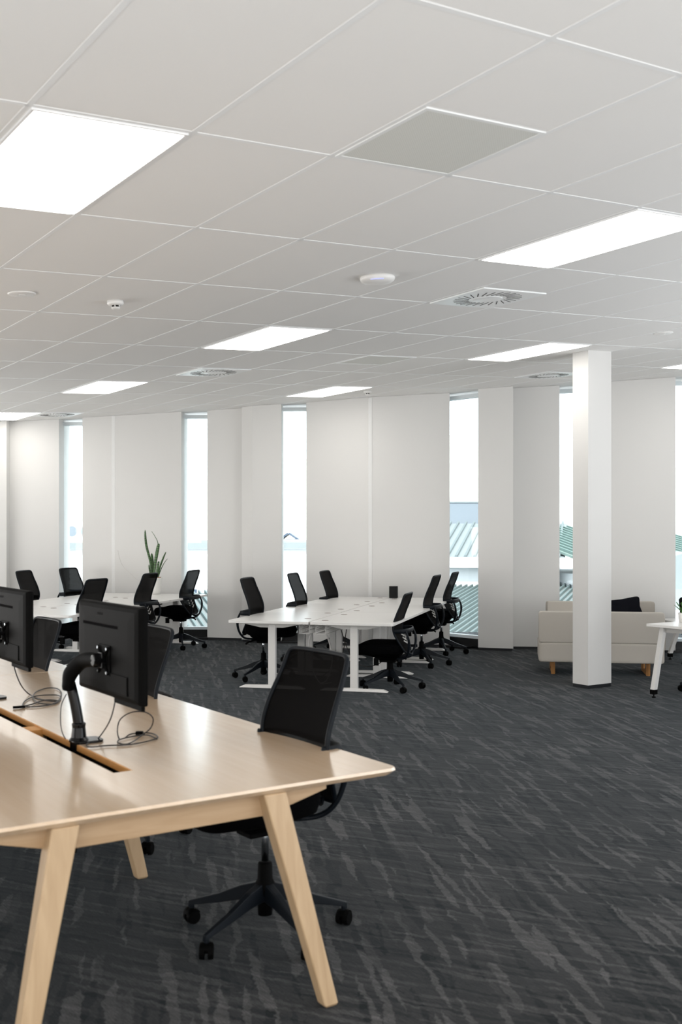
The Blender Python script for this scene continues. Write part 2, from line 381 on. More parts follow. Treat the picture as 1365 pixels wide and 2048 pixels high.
# ------------------------------------------------------------------ things in the ceiling
def light(i, j, label):
    o = on_ceiling('ceiling_light', i+.5, j+.5, label, 'ceiling light', 'flat ceiling light panels')
    bm = BM(); r = .288, .588
    for s in (-1, 1):
        box(bm, (s*(r[0]-.006), 0, -.005), (.012, 2*r[1], .008)); box(bm, (0, s*(r[1]-.006), -.005), (2*r[0]-.024, .012, .008))
    obj('frame', bm, M['lframe'], o)
    bm = BM(); loft(bm, [[v+Vector((0, 0, z)) for v in sup(0, 0, .276, .576, 0, 40, 30)] for z in (-.010, -.004)]); obj('diffuser', bm, M['diffuser'], o)
    return o
light(-1, 0, 'large glowing ceiling light panel nearest the camera at upper left')
light(4, 0, 'glowing ceiling light panel cut by the right edge above the swirl vent')
light(4, 3, 'glowing ceiling light panel midway between the swirl vent and the perforated grille')
light(4, 6, 'glowing ceiling light panel above the potted snake plant')
light(4, 9, 'glowing ceiling light panel cut by the left edge, close to the far wall')
light(9, 3, 'glowing ceiling light panel just in front of the white column')
light(9, 6, 'glowing ceiling light panel close to the far wall beside a smoke detector')
light(14, 3, 'small sliver of ceiling light panel at the right edge behind the column')
def swirl(i, j, label):
    o = on_ceiling('swirl_vent', i+.5, j+.25, label, 'ceiling vent', 'white swirl air vents')
    bm = BM(); box(bm, (0, 0, -.006), (.575, .575, .010)); obj('face_plate', bm, M['vent'], o, bevel=.002)
    bm = BM()
    for k in range(26):
        T = Matrix.Rotation(2*math.pi*k/26, 4, 'Z') @ Matrix.Translation((.185, 0, -.0115)) @ Matrix.Rotation(R(24), 4, 'Z')
        box(bm, (0, 0, 0), (.115, .006, .002), T)
    obj('vane_slots', bm, M['dark'], o)
    bm = BM(); lathe(bm, [(.05, -.016), (.10, -.014), (.108, -.010)]); obj('hub_disc', bm, M['vent'], o, smooth=True)
swirl(5, 1.5, 'white square swirl vent below the right-hand light panel')
swirl(5, 5, 'white square swirl vent near the ceiling light above the white desks')
swirl(12, 4.5, 'white square swirl vent partly hidden behind the column top')
swirl(5, 9, 'white square swirl vent near the left window head')
def grille(i, j, label):
    o = on_ceiling('return_air_grille', i+.5, j+.25, label, 'ceiling vent', 'perforated return air grilles')
    bm = BM()
    for s in (-1, 1):
        box(bm, (s*.28, 0, -.003), (.018, .578, .005)); box(bm, (0, s*.28, -.003), (.542, .018, .005))
    obj('frame', bm, M['vent'], o)
    bm = BM(); box(bm, (0, 0, -.0015), (.542, .542, .005)); obj('perforated_face', bm, M['grille'], o)
grille(1, -.5, 'large perforated square air grille at upper right of the ceiling')
grille(7, 4, 'small distant perforated air grille between two light panels')
def smoke(i, j, label):
    o = on_ceiling('smoke_detector', i, j, label, 'smoke detector', 'smoke detectors')
    bm = BM(); lathe(bm, [(.052, 0), (.054, -.018), (.046, -.028), (.03, -.03)]); obj('base', bm, M['plastic'], o, smooth=True)
    bm = BM(); lathe(bm, [(.028, -.03), (.028, -.042)], 20); obj('sensing_chamber', bm, M['dark'], o)
    bm = BM(); lathe(bm, [(.03, -.042), (.026, -.052), (.012, -.055)]); 
    for k in range(6):
        t = k*math.pi/3; box(bm, (.029*math.cos(t), .029*math.sin(t), -.036), (.006, .006, .014))
    obj('cap', bm, M['plastic'], o, smooth=True)
smoke(1.56, 2.56, 'round white smoke detector on the near left ceiling')
smoke(10.38, 6.40, 'tiny distant smoke detector beside the far light panel')
o = on_ceiling('wireless_access_point', 3.57, 1.515, 'white dome access point with a blue glow on the middle of the ceiling', 'access point')
bm = BM(); lathe(bm, [(.105, 0), (.110, -.010), (.105, -.022), (.085, -.036), (.05, -.045), (.015, -.048)], 40); obj('dome', bm, M['plastic'], o, smooth=True)
bm = BM()
for k in range(9):
    t = R(-128+(k-4)*5.2); T = Matrix.Rotation(t, 4, 'Z') @ Matrix.Translation((.0985, 0, -.030)) @ Matrix.Rotation(R(35), 4, 'Y')
    box(bm, (0, 0, 0), (.012, .010, .003), T)
obj('status_light', bm, M['wifi'], o)
bm = BM(); T = Matrix.Rotation(R(0), 4, 'Z') @ Matrix.Translation((.098, 0, -.012)); box(bm, (0, 0, 0), (.02, .02, .006), T); obj('port', bm, M['dark'], o)
for i, j, lb in ((.52, 2.53, 'flat round white speaker disc at the far left of the ceiling'), (10.17, 2.38, 'flat round white speaker disc at the right of the ceiling above the column')):
    o = on_ceiling('ceiling_disc', i, j, lb, 'ceiling speaker')
    bm = BM(); lathe(bm, [(.085, 0), (.085, -.004), (.078, -.009), (.03, -.010)]); obj('cover', bm, M['plastic'], o, smooth=True)
    bm = BM(); lathe(bm, [(.022, -.010), (.020, -.0125), (.006, -.013)]); obj('centre_button', bm, M['plastic'], o, smooth=True)
# ------------------------------------------------------------------ outside
def outdoor():
    bm = BM(); box(bm, (0, 250, -7.1), (900, 440, .2)); tag(struct(obj('ground', bm, M['ground'])), 'pale ground outside far below the windows')
    # hills
    bm = BM(); random.seed(4); nx, ny = 90, 14; g = []
    for j in range(ny):
        row = []
        for i in range(nx):
            x = -220+440*i/(nx-1); y = 170+j*22; t = j/(ny-1)
            z = -8+(36+9*math.sin(x*.018+1)+5*math.sin(x*.05))*(t**.8)+random.uniform(-1.2, 1.2)*(1+2*t)
            row.append(bm.verts.new((x, y, z)))
        g.append(row)
    for j in range(ny-1):
        for i in range(nx-1): bm.faces.new((g[j][i], g[j][i+1], g[j+1][i+1], g[j+1][i]))
    struct(obj('hills', bm, M['hill'], smooth=True))
    def ribbed(name, org, ang, wd, ln, z0, z1, m, pitch, lb, walls=None, mw=None, cat='building'):
        o = empty(name, org, R(ang), lb, cat)
        bm = BM(); sl = math.atan2(z1-z0, ln); T = Matrix.Translation((0, 0, z0)) @ Matrix.Rotation(sl, 4, 'X'); L = math.hypot(ln, z1-z0)
        box(bm, (0, L/2, -.05), (wd, L, .1), T)
        n = int(wd/pitch)
        obj('roof_sheet', bm, m, o)
        bm = BM()
        for k in range(n): box(bm, (-wd/2+(k+.5)*pitch, L/2, .06), (pitch*.24, L, .10), T)
        obj('roof_ribs', bm, M['ribw'] if m == M['roofw'] else M['ribl'] if m == M['roofl'] else M['ribg'], o)
        bm = BM(); box(bm, (0, -.05, z0-.18), (wd+.2, .2, .4)); obj('gutter', bm, mw or M['wallside'], o)
        if walls:
            bm = BM(); box(bm, (0, ln/2+.2, (z0-.4+walls)/2), (wd-.6, ln-.4, z0-.4-walls)); obj('wall', bm, mw or M['wallside'], o)
        return o
    # lower roofs seen through the bottoms of the windows
    ribbed('low_roof_building', (5.2, 20.5, 0), -20, 17, 22, -2.2, -.45, M['roofl'], .22, 'building with pale ribbed low roof outside the window right of the white desks', -6.9)
    ribbed('low_roof_building', (-6.5, 19.8, 0), 14, 13, 17, -2.0, -.6, M['roofl'], .22, 'building with pale green ribbed low roof outside the left-hand windows', -6.9)
    # raised roofs behind
    ribbed('raised_roof_building', (4.9, 41.5, 0), -13, 7.6, 7.0, .55, 1.95, M['roofw'], .36, 'building with white raised ribbed roof seen in the window right of the desks', -6.9)
    ribbed('raised_roof_building', (13.2, 40.5, 0), 22, 8.2, 7.0, .35, 1.75, M['roofg'], .33, 'building with pale green raised ribbed roof seen beside the column', -6.9)
    o = empty('rooftop_plant_room', (5.95, 51, 0), R(-5), 'pale blue rooftop box above the white ribbed roof outside', 'building')
    bm = BM(); box(bm, (0, 0, .0), (1.75, 2.5, 5.9)); obj('housing', bm, M['boxblue'], o); bm = BM(); box(bm, (0, 0, 2.97), (1.85, 2.6, .06)); obj('cap', bm, M['roofw'], o)
    # long pale building on the left with parapet and outdoor air conditioners
    o = empty('parapet_building', (-14, 47, 0), R(4), 'long pale flat-roofed building outside the left windows', 'building')
    bm = BM(); box(bm, (0, 5, -3.2), (30, 10, 8.0)); obj('wall', bm, M['wallside'], o)
    bm = BM(); box(bm, (0, -.1, .95), (30.4, .3, .28)); obj('parapet', bm, M['roofw'], o)
    for k in range(14):
        bm = BM(); box(bm, (-6.6+k*1.25, -.03, -1.4), (.8, .1, .8)); obj('window', bm, M['extdark'], o)
    for px in (138, 166):
        d = 46.3; x = PX(px, d); u = empty('air_conditioner', (x, d, .0), R(4), 'white outdoor air conditioner with round fan, %s of the pair' % ('left' if px < 150 else 'right'), 'air conditioner', 'outdoor air conditioners')
        bm = BM(); box(bm, (0, .9, 1.56), (.62, .4, .8)); obj('casing', bm, M['wallside'], u, bevel=.02)
        bm = BM(); cyl(bm, (0, .67, 1.6), (0, .71, 1.6), .23); obj('fan_grille', bm, M['boxblue'], u)
    o = empty('gabled_house', (PX(580, 70), 70, 0), 0, 'small far gabled roof seen through the narrow window behind the desks', 'house')
    bm = BM()
    for s in (-1, 1): box(bm, (s*.55, 0, 1.12), (1.25, 4, .12), Matrix.Rotation(0, 4, 'X') @ Matrix.Translation((0, 0, 0)) @ Matrix.Translation((s*.0, 0, 0)) @ (Matrix.Translation((s*.55, 0, 1.12)) @ Matrix.Rotation(R(s*34), 4, 'Y') @ Matrix.Translation((-s*.55, 0, -1.12))))
    obj('roof', bm, M['extdark'], o)
    bm = BM(); box(bm, (0, .4, -2.9), (1.7, 3, 8)); obj('wall', bm, M['wallside'], o)
    o = empty('flat_roof_building', (PX(570, 58), 58, 0), R(-3), 'pale flat-topped building below the far gabled roof', 'building')
    bm = BM(); box(bm, (0, 3, -2.9), (9, 6, 8)); obj('wall', bm, M['wallside'], o); bm = BM(); box(bm, (0, -.05, 1.02), (9.2, .2, .2)); obj('parapet', bm, M['roofw'], o)
    o = empty('curved_roof_building', (PX(1375, 30), 30, 0), 0, 'pale building with a curved roof outside the right-hand edge window', 'building')
    bm = BM(); cyl(bm, (.9, 2, -.75), (.9, 8, -.75), 1.7, seg=64); obj('curved_roof', bm, M['roofw'], o)
    bm = BM(); box(bm, (1.2, 3.5, -3.9), (4.2, 6, 6.2)); obj('wall', bm, M['wallside'], o)
outdoor()
# ------------------------------------------------------------------ office chair (faces +X)
def prof(z):     # fore-aft position of the back at height z
    P = [(.36, -.205), (.42, -.185), (.50, -.145), (.58, -.112), (.64, -.106), (.72, -.125), (.82, -.165), (.90, -.195), (.96, -.210)]
    if z <= P[0][0]: return P[0][1]
    for (a, xa), (b, xb) in zip(P, P[1:]):
        if z <= b:
            t = (z-a)/(b-a); return xa+(xb-xa)*(t*t*(3-2*t)*.5+t*.5)
    return P[-1][1]
def bow(y): return .022*(1-(y/.24)**2)        # back is slightly curved across
def bpos(y, z): return Vector((prof(z)-bow(y)+.03, y, z))
OUTL = [(0, .960), (.15, .959), (.192, .953), (.209, .932), (.217, .86), (.229, .76), (.234, .66), (.228, .58), (.200, .49), (.165, .41), (.14, .385), (.07, .378)]
def make_chair(label):
    o = empty('office_chair', (0, 0, 0), 0, label, 'office chair')
    def seat_ring(z, s, fr=0):
        r = sup(.088, 0, .254*s, .25*s, z, 36, 3.6)
        for p in r:
            t = max(0, (p.x-.18)/.15); p.z -= .028*t*t; p.z += .012*(abs(p.y)/.24)**2*(1 if z > .44 else 0)
        return r
    bm = BM(); loft(bm, [seat_ring(.362, .84), seat_ring(.375, .95), seat_ring(.43, 1), seat_ring(.45, .985), seat_ring(.463, .93), seat_ring(.468, .8), seat_ring(.469, .45)])
    obj('seat', bm, M['fabric'], o, smooth=True)
    bm = BM(); loft(bm, [sup(.02, 0, .09, .07, .29, 20), sup(.03, 0, .13, .10, .32, 20), sup(.07, 0, .19, .18, .35, 20), sup(.08, 0, .21, .20, .37, 20)])
    box(bm, (.02, 0, .30), (.16, .11, .06)); obj('seat_mechanism', bm, M['black'], o, smooth=False, bevel=.006)
    bm = BM(); tube(bm, spline([(.06, .08, .33), (.08, .22, .325), (.085, .27, .315)]), .007, .012); box(bm, (.085, .262, .30), (.045, .03, .07)); obj('height_lever', bm, M['black'], o, smooth=False)
    bm = BM(); tube(bm, spline([(-.05, -.06, .31), (-.09, -.2, .30), (-.12, -.235, .275)]), .006, .010); obj('tilt_lever', bm, M['black'], o)
    full = [bpos(y, z) for y, z in OUTL]+[bpos(-y, z) for y, z in OUTL[:0:-1]]
    bm = BM(); tube(bm, spline(full, 4, True), .010, .010, 8, True, Vector((1, 0, 0))); obj('back_frame', bm, M['grey'], o, smooth=True)
    # mesh panel
    def hw(z):
        pr = [(zz, yy) for yy, zz in OUTL][::-1]
        pr = [(.378, .10)]+pr[1:]
        for (a, ya), (b, yb) in zip(pr, pr[1:]):
            if a <= z <= b: return ya+(yb-ya)*(z-a)/max(1e-6, b-a)
        return .1
    bm = BM(); rows = []
    for k in range(31):
        z = .382+(.952-.382)*k/30; h = hw(z); h = max(.09, h-.004); rows.append([bm.verts.new(bpos(-h+2*h*q/10, z)) for q in range(11)])
    for a, b in zip(rows, rows[1:]):
        for q in range(10): bm.faces.new((a[q], a[q+1], b[q+1], b[q]))
    obj('mesh_panel', bm, M['mesh'], o, smooth=True)
    bm = BM(); r2 = []
    for k in range(3):
        z = .465+k*.035
        tube(bm, [bpos(-.07, z+.028)+Vector((-.018, 0, 0)), bpos(0, z)+Vector((-.022, 0, 0)), bpos(.07, z+.028)+Vector((-.018, 0, 0))], .004, .007)
    obj('lumbar_support', bm, M['gmetal'], o, label='pale chevron lumbar bars')
    bm = BM()
    band = [bpos(-.232, .60), Vector((-.17, -.222, .60)), Vector((-.205, -.15, .598)), Vector((-.214, 0, .596)), Vector((-.205, .15, .598)), Vector((-.17, .222, .60)), bpos(.232, .60)]
    tube(bm, spline(band, 6), .007, .024, 8)
    for s in (-1, 1):
        arm = [(-.195, s*.195, .598), (-.222, s*.195, .53), (-.226, s*.18, .45), (-.205, s*.15, .37), (-.16, s*.10, .322), (-.05, s*.05, .315)]
        tube(bm, spline(arm, 6), .014, .011, 8)
    tube(bm, spline([bpos(-.10, .385), Vector((-.215, -.05, .36)), Vector((-.225, 0, .355)), Vector((-.215, .05, .36)), bpos(.10, .385)], 5), .008, .014)
    obj('back_support', bm, M['grey'], o, smooth=True, label='slate grey curved back support')
    bm = BM(); cyl(bm, (0, 0, .16), (0, 0, .335), .0145); obj('gas_lift', bm, M['chrome'], o, smooth=True, label='chrome gas lift')
    bm = BM(); lathe(bm, [(.028, .075), (.030, .12), (.036, .16), (.038, .20), (.030, .215), (.028, .275), (.024, .28)], 24); obj('base_hub', bm, M['black'], o, smooth=True)
    leg0 = wh0 = None
    for k in range(5):
        a = 2*math.pi*k/5
        if leg0 is None:
            bm = BM(); rr = []
            for x, zt, zb, hwid in ((.02, .205, .135, .022), (.10, .180, .125, .019), (.20, .135, .100, .015), (.31, .098, .078, .012), (.334, .090, .066, .011)):
                rr.append([Vector((x, -hwid, zb)), Vector((x, hwid, zb)), Vector((x, hwid*.75, zt)), Vector((x, -hwid*.75, zt))])
            loft(bm, rr); cyl(bm, (.322, 0, .048), (.322, 0, .08), .011)
            leg = obj('base_leg', bm, M['grey'], o, bevel=.003); leg0 = leg
        else: leg = leg0.copy(); COL.objects.link(leg); leg.parent = o
        leg.rotation_euler = (0, 0, a)
        if wh0 is None:
            bm = BM()
            for s in (-1, 1): cyl(bm, (0, s*.007, 0), (0, s*.026, 0), .029, .027, 24)
            box(bm, (0, 0, .014), (.03, .03, .036)); tube(bm, [Vector((.030*math.cos(t), 0, .030*math.sin(t)+.002)) for t in [R(20+14*q) for q in range(11)]], .024, .003, 6)
            cs = obj('caster', bm, M['black'], o, smooth=False, bevel=.002); wh0 = cs
        else: cs = wh0.copy(); COL.objects.link(cs); cs.parent = o
        cs.location = (.322*math.cos(a), .322*math.sin(a), .029); cs.rotation_euler = (0, 0, a*2.3+.7)
    return o
UPPER = ('seat', 'seat_mechanism', 'height_lever', 'tilt_lever', 'back_frame', 'mesh_panel', 'lumbar_support', 'back_support', 'gas_lift')
chairs = []; SPIN = {}
AE = math.atan2(-.247, .969); AU = GRID_ANG
def place(first, x, y, face, lift, spin, label, group, rec=0.0):
    o = first if not chairs else copy_tree(first)
    spin0 = SPIN.get(first.name, 0)
    o['label'] = label
    if group: o['group'] = group; chairs.append(o)
    o.location = (x, y, 0); o.rotation_euler = (0, 0, face)
    for ch in o.children:
        nm = ch.name.split('.')[0]
        if nm in UPPER:
            ch.location = (0, 0, lift); ch.rotation_euler = (0, 0, 0)
            if nm in ('back_frame', 'mesh_panel', 'lumbar_support', 'back_support') and rec:
                c = Vector((-.05, 0, .33)); RM = Matrix.Rotation(-rec, 3, 'Y')
                ch.location = c-RM @ c+Vector((-.018 if nm == 'back_support' else -.045, 0, lift+.008)); ch.rotation_euler = (0, -rec, 0)
    for ch in o.children:
        nm = ch.name.split('.')[0]
        if nm in ('base_leg', 'caster'):
            T = Matrix.Rotation(spin-spin0, 4, 'Z'); ch.location = T @ ch.location; ch.rotation_euler.z += spin-spin0
    SPIN[o.name] = spin
    return o
proto = make_chair('x')
gw, gd, gl, gr = 'mesh-back chairs at the oak table', 'mesh-back chairs at the middle white desks', 'mesh-back chairs at the left white desks', None
SP = [
 (-.298, 4.15, AU+math.pi+.04, .125, R(16), 'nearest black mesh office chair at the front corner of the oak table', gw),
 (-1.12, 5.43, AU+math.pi, .115, .3, 'black mesh office chair behind the right-hand monitor at the oak table', gw),
 (-1.97, 6.46, AU+math.pi+.06, .07, .9, 'black mesh office chair seen between the two monitors at the oak table', gw),
 (-.83, 11.33, AE, .115, R(180), 'front left black mesh chair of the middle white desks, before the wall box', gd),
 (-.40, 12.68, AE, .11, .5, 'black mesh chair in front of the narrow window behind the middle white desks', gd),
 (-.04, 14.0, AE-.05, .09, 1.0, 'rear left black mesh chair of the middle white desks, against the plain wall', gd),
 (.492, 10.60, AE+math.pi, .0, R(125), 'low black mesh chair at the front right of the middle white desks', gd),
 (.950, 12.48, AE+math.pi-.05, .10, R(50), 'raised black mesh chair halfway along the right of the middle white desks', gd),
 (1.30, 13.72, AE+math.pi-.05, .09, R(40), 'rear right black mesh chair in front of the striped roof window', gd),
 (-4.06, 14.1, AE+.05, .09, .4, 'black mesh chair at the far left edge of the left white desks', gl),
 (-3.74, 15.1, AE-.12, .09, .8, 'black mesh chair in front of the leftmost window', gl),
 (-2.86, 11.72, AE+math.pi-.1, .09, .1, 'black mesh chair at the near right corner of the left white desks', gl),
 (-2.52, 13.05, AE+math.pi, .10, .6, 'black mesh chair just in front of the potted snake plant', gl),
 (-2.17, 14.35, AE+math.pi, .09, R(45), 'black mesh chair in front of the second window, beside the left desks', gl),
 (3.62, 10.25, AU-1.2, .1, R(180), 'black mesh chair mostly out of frame at the right edge, only a caster showing', gr),
]
for k in list(range(1, len(SP)))+[0]: place(proto, *SP[k], rec=.035 if k == 0 else 0.0)
# ------------------------------------------------------------------ sit-stand desks  (x along length 0..1.45, y outward 0..84)
DL, DW, DZ = 1.45, .84, .69
def make_desk(label):
    o = empty('sit_stand_desk', (0, 0, 0), 0, label, 'desk')
    bm = BM(); prism(bm, rrect(.004, .004, DL-.004, DW, .03), DZ-.026, DZ); obj('desktop', bm, M['wtop'], o, bevel=.002)
    for x in (.17, DL-.17):
        bm = BM(); box(bm, (x, .42, .33), (.055, .075, .60)); box(bm, (x, .42, .50), (.045, .066, .29)); obj('leg', bm, M['wmetal'], o, bevel=.004)
        bm = BM()
        rr = [[Vector((x+s*.036, y, z)) for s, z in ((-1, .006), (1, .006), (.8, zt), (-.8, zt))] for y, zt in ((.08, .012), (.13, .032), (.42, .038), (.71, .032), (.76, .012))]
        loft(bm, rr); obj('foot', bm, M['wmetal'], o, bevel=.003)
        bm = BM(); rr = [[Vector((x+s*.022, y, z)) for s, z in ((-1, zb), (1, zb), (1, DZ-.027), (-1, DZ-.027))] for y, zb in ((.11, .652), (.30, .615), (.54, .615), (.73, .652))]
        loft(bm, rr); obj('top_bracket', bm, M['gmetal'], o)
    bm = BM(); box(bm, (DL/2, .42, .635), (DL-.38, .06, .035)); obj('crossbar', bm, M['gmetal'], o)
    bm = BM()     # wire cable basket
    for y in (.03, .13):
        for z in (.56, .60, .64): box(bm, (DL/2, y, z), (DL-.3, .006, .006))
    for k in range(26):
        x = .16+k*(DL-.32)/25; box(bm, (x, .08, .56), (.005, .10, .005)); box(bm, (x, .03, .60), (.005, .005, .08)); box(bm, (x, .13, .60), (.005, .005, .08))
    for x in (.25, DL-.25): box(bm, (x, .08, .65), (.03, .13, .02))
    obj('cable_basket', bm, M['wmetal'], o)
    for x in (.40, DL-.22):
        bm = BM(); lathe(bm, [(.034, DZ-.002), (.036, DZ+.0015), (.030, DZ+.003), (.010, DZ+.002)], 24, (x, .11)); obj('grommet', bm, M['grommet'], o)
    bm = BM(); box(bm, (.28, DW-.07, DZ-.036), (.13, .09, .018)); obj('height_control', bm, M['black'], o, bevel=.003)
    bm = BM(); box(bm, (DL/2, .22, .63), (.3, .12, .05)); obj('motor_box', bm, M['gmetal'], o, bevel=.004)
    return o
dproto = make_desk('x'); desks = []
def desk_cluster(seam0, ang_l, rows, names, group, sc):
    Lv = Vector((math.cos(ang_l), math.sin(ang_l), 0)); k = 0
    for r_ in range(rows):
        for side in (0, 1):           # 0 right, 1 left
            o = dproto if not desks else copy_tree(dproto); desks.append(o)
            o['label'] = names[k]; o['group'] = group; k += 1
            a = Vector(seam0)+Lv*(r_*(DL+.004)*sc); o.scale = (sc, 1, 1)
            if side: o.location = a+Vector((-Lv.y, Lv.x, 0))*.003; o.rotation_euler = (0, 0, ang_l)
            else: o.location = a+Lv*DL*sc+Vector((Lv.y, -Lv.x, 0))*.003; o.rotation_euler = (0, 0, ang_l+math.pi)
LANG = math.atan2(.969, .247)
desk_cluster((-.318, 10.36, 0), LANG, 3, ['front right white sit-stand desk of the middle group, beside the low chair', 'front left white sit-stand desk of the middle group', 'second right white sit-stand desk of the middle group', 'second left white sit-stand desk of the middle group, by the narrow window', 'rear right white sit-stand desk of the middle group, under the black box', 'rear left white sit-stand desk of the middle group, by the plain wall'], 'middle group of white desks', .93)
LANG2 = math.atan2(.965, .262)
desk_cluster((-3.67, 11.36, 0), LANG, 3, ['front right white sit-stand desk of the left group, near the oak table', 'front left white sit-stand desk of the left group, behind a monitor', 'second right white sit-stand desk of the left group', 'second left white sit-stand desk of the left group', 'rear right white sit-stand desk of the left group, by the second window', 'rear left white sit-stand desk of the left group, by the snake plant'], 'left group of white desks', .90)
def cable_thing(name, pts, r, m, label, group=None, n=8):
    bm = BM(); tube(bm, spline(pts, n), r, r, 6); return tag(obj(name, bm, m, smooth=True), label, 'cable', group)
cable_thing('power_cable', [(-.30, 10.75, .57), (-.33, 10.8, .40), (-.30, 10.85, .2), (-.22, 10.9, .02), (-.1, 11.0, .008)], .008, M['cablew'], 'left white power cable hanging under the front of the middle desks', 'hanging white cables')
cable_thing('power_cable', [(-.16, 10.72, .57), (-.11, 10.75, .42), (-.09, 10.8, .25), (-.14, 10.85, .06), (-.2, 10.95, .008)], .008, M['cablew'], 'right white power cable hanging under the front of the middle desks', 'hanging white cables')
cable_thing('floor_cable', [(-.62, 11.5, .006), (-.5, 11.6, .01), (-.38, 11.45, .008), (-.2, 11.4, .02), (0, 11.2, .25), (.05, 11.1, .5), (.06, 11.08, .58)], .005, M['cable'], 'thin black cable rising from the carpet under the middle desks')
cable_thing('floor_cable', [(.0, 11.6, .5), (.1, 11.4, .25), (.25, 11.2, .15), (.45, 11.15, .22), (.6, 11.2, .45), (.62, 11.25, .56)], .005, M['cable'], 'thin black cable sagging behind the low chair')
cable_thing('power_cable', [(.5, 12.3, .58), (.47, 12.28, .35), (.53, 12.25, .22), (.56, 12.3, .4), (.57, 12.32, .58)], .006, M['cablew'], 'white cable loop under the second right desk', 'hanging white cables')
cable_thing('wall_cable', [(-3.27, 15.50, 1.30), (-3.20, 15.45, 1.1), (-3.0, 15.42, .9), (-2.75, 15.40, .72)], .005, M['cablew'], 'thin white cable sweeping down the wall beside the snake plant')
# speaker box
o = empty('desk_speaker', (.70, 14.10, DZ), R(-12), 'small black box speaker at the back of the middle white desks', 'speaker')
bm = BM(); loft(bm, [sup(0, 0, .055, .05, z, 24, 6) for z in (.004, .155)]); obj('cabinet', bm, M['speaker'], o, bevel=.003)
bm = BM(); loft(bm, [sup(0, 0, .056, .051, z, 24, 6) for z in (.155, .160)]); obj('top_cap', bm, M['blackg'], o)
bm = BM(); loft(bm, [sup(0, 0, .05, .045, z, 24, 6) for z in (0.0, .004)]); obj('base', bm, M['blackg'], o)
# ------------------------------------------------------------------ snake plant
def blade(bm, pts, wd, tw=0, th=.004):
    P = spline(pts, 8); n = len(P); rows = []
    for i, p in enumerate(P):
        t = i/(n-1); h = wd*(.55+.9*t-.35*t*t)*max(.02, (1-t**5)**.6) if t < 1 else wd*.02
        a = tw+t*.5; s = Vector((math.cos(a), math.sin(a), 0)); nr = Vector((-math.sin(a), math.cos(a), 0))
        rows.append([p-s*h, p+nr*(.25*h+th), p+s*h, p+nr*(.25*h)-nr*th])
    loft(bm, rows)
o = empty('potted_snake_plant', (-2.63, 14.98, DZ), 0, 'tall green snake plant in a white pot on the left white desks', 'plant')
bm = BM(); lathe(bm, [(.070, 0), (.078, .05), (.096, .225), (.099, .235), (.094, .235), (.090, .21)], 36); obj('pot', bm, M['pot'], o, smooth=True)
bm = BM(); lathe(bm, [(.09, .205), (.088, .226), (.06, .24), (.02, .244)], 24)
random.seed(2)
for k in range(60):
    a = random.uniform(0, 6.28); r = random.uniform(0, .08); box(bm, (0, 0, 0), (.022, .009, .006), Matrix.Translation((r*math.cos(a), r*math.sin(a), .238)) @ Matrix.Rotation(random.uniform(0, 3), 4, 'Z') @ Matrix.Rotation(random.uniform(-.5, .5), 4, 'X'))
obj('mulch', bm, M['soil'], o, label='orange brown bark mulch')
for pts, wd, tw in ((([(-.045, 0, .22), (-.07, .01, .45), (-.13, .01, .70), (-.145, .0, .91)]), .021, .3), (([(-.02, -.02, .22), (.0, -.02, .42), (.035, -.03, .62), (.055, -.03, .72)]), .026, -.3),
                    (([(.0, .03, .22), (-.01, .05, .45), (.03, .05, .7), (-.01, .03, .82), (-.055, .02, .89)]), .011, 1.0), (([(.03, 0, .22), (.06, 0, .36), (.11, -.01, .50), (.155, -.02, .60)]), .017, .4),
                    (([(.03, .03, .22), (.07, .04, .34), (.12, .03, .44), (.17, .02, .50)]), .014, .9), (([(-.03, .02, .22), (-.045, .03, .35), (-.05, .03, .48), (-.055, .02, .58)]), .024, .1),
                    (([(.01, -.04, .22), (.03, -.05, .30), (.045, -.05, .40), (.06, -.06, .47)]), .020, -.4), (([(-.05, -.02, .22), (-.075, -.02, .33), (-.085, -.03, .42)]), .016, .6)):
    bm = BM(); blade(bm, pts, wd, tw); obj('leaf', bm, M['leaf'], o, smooth=True)
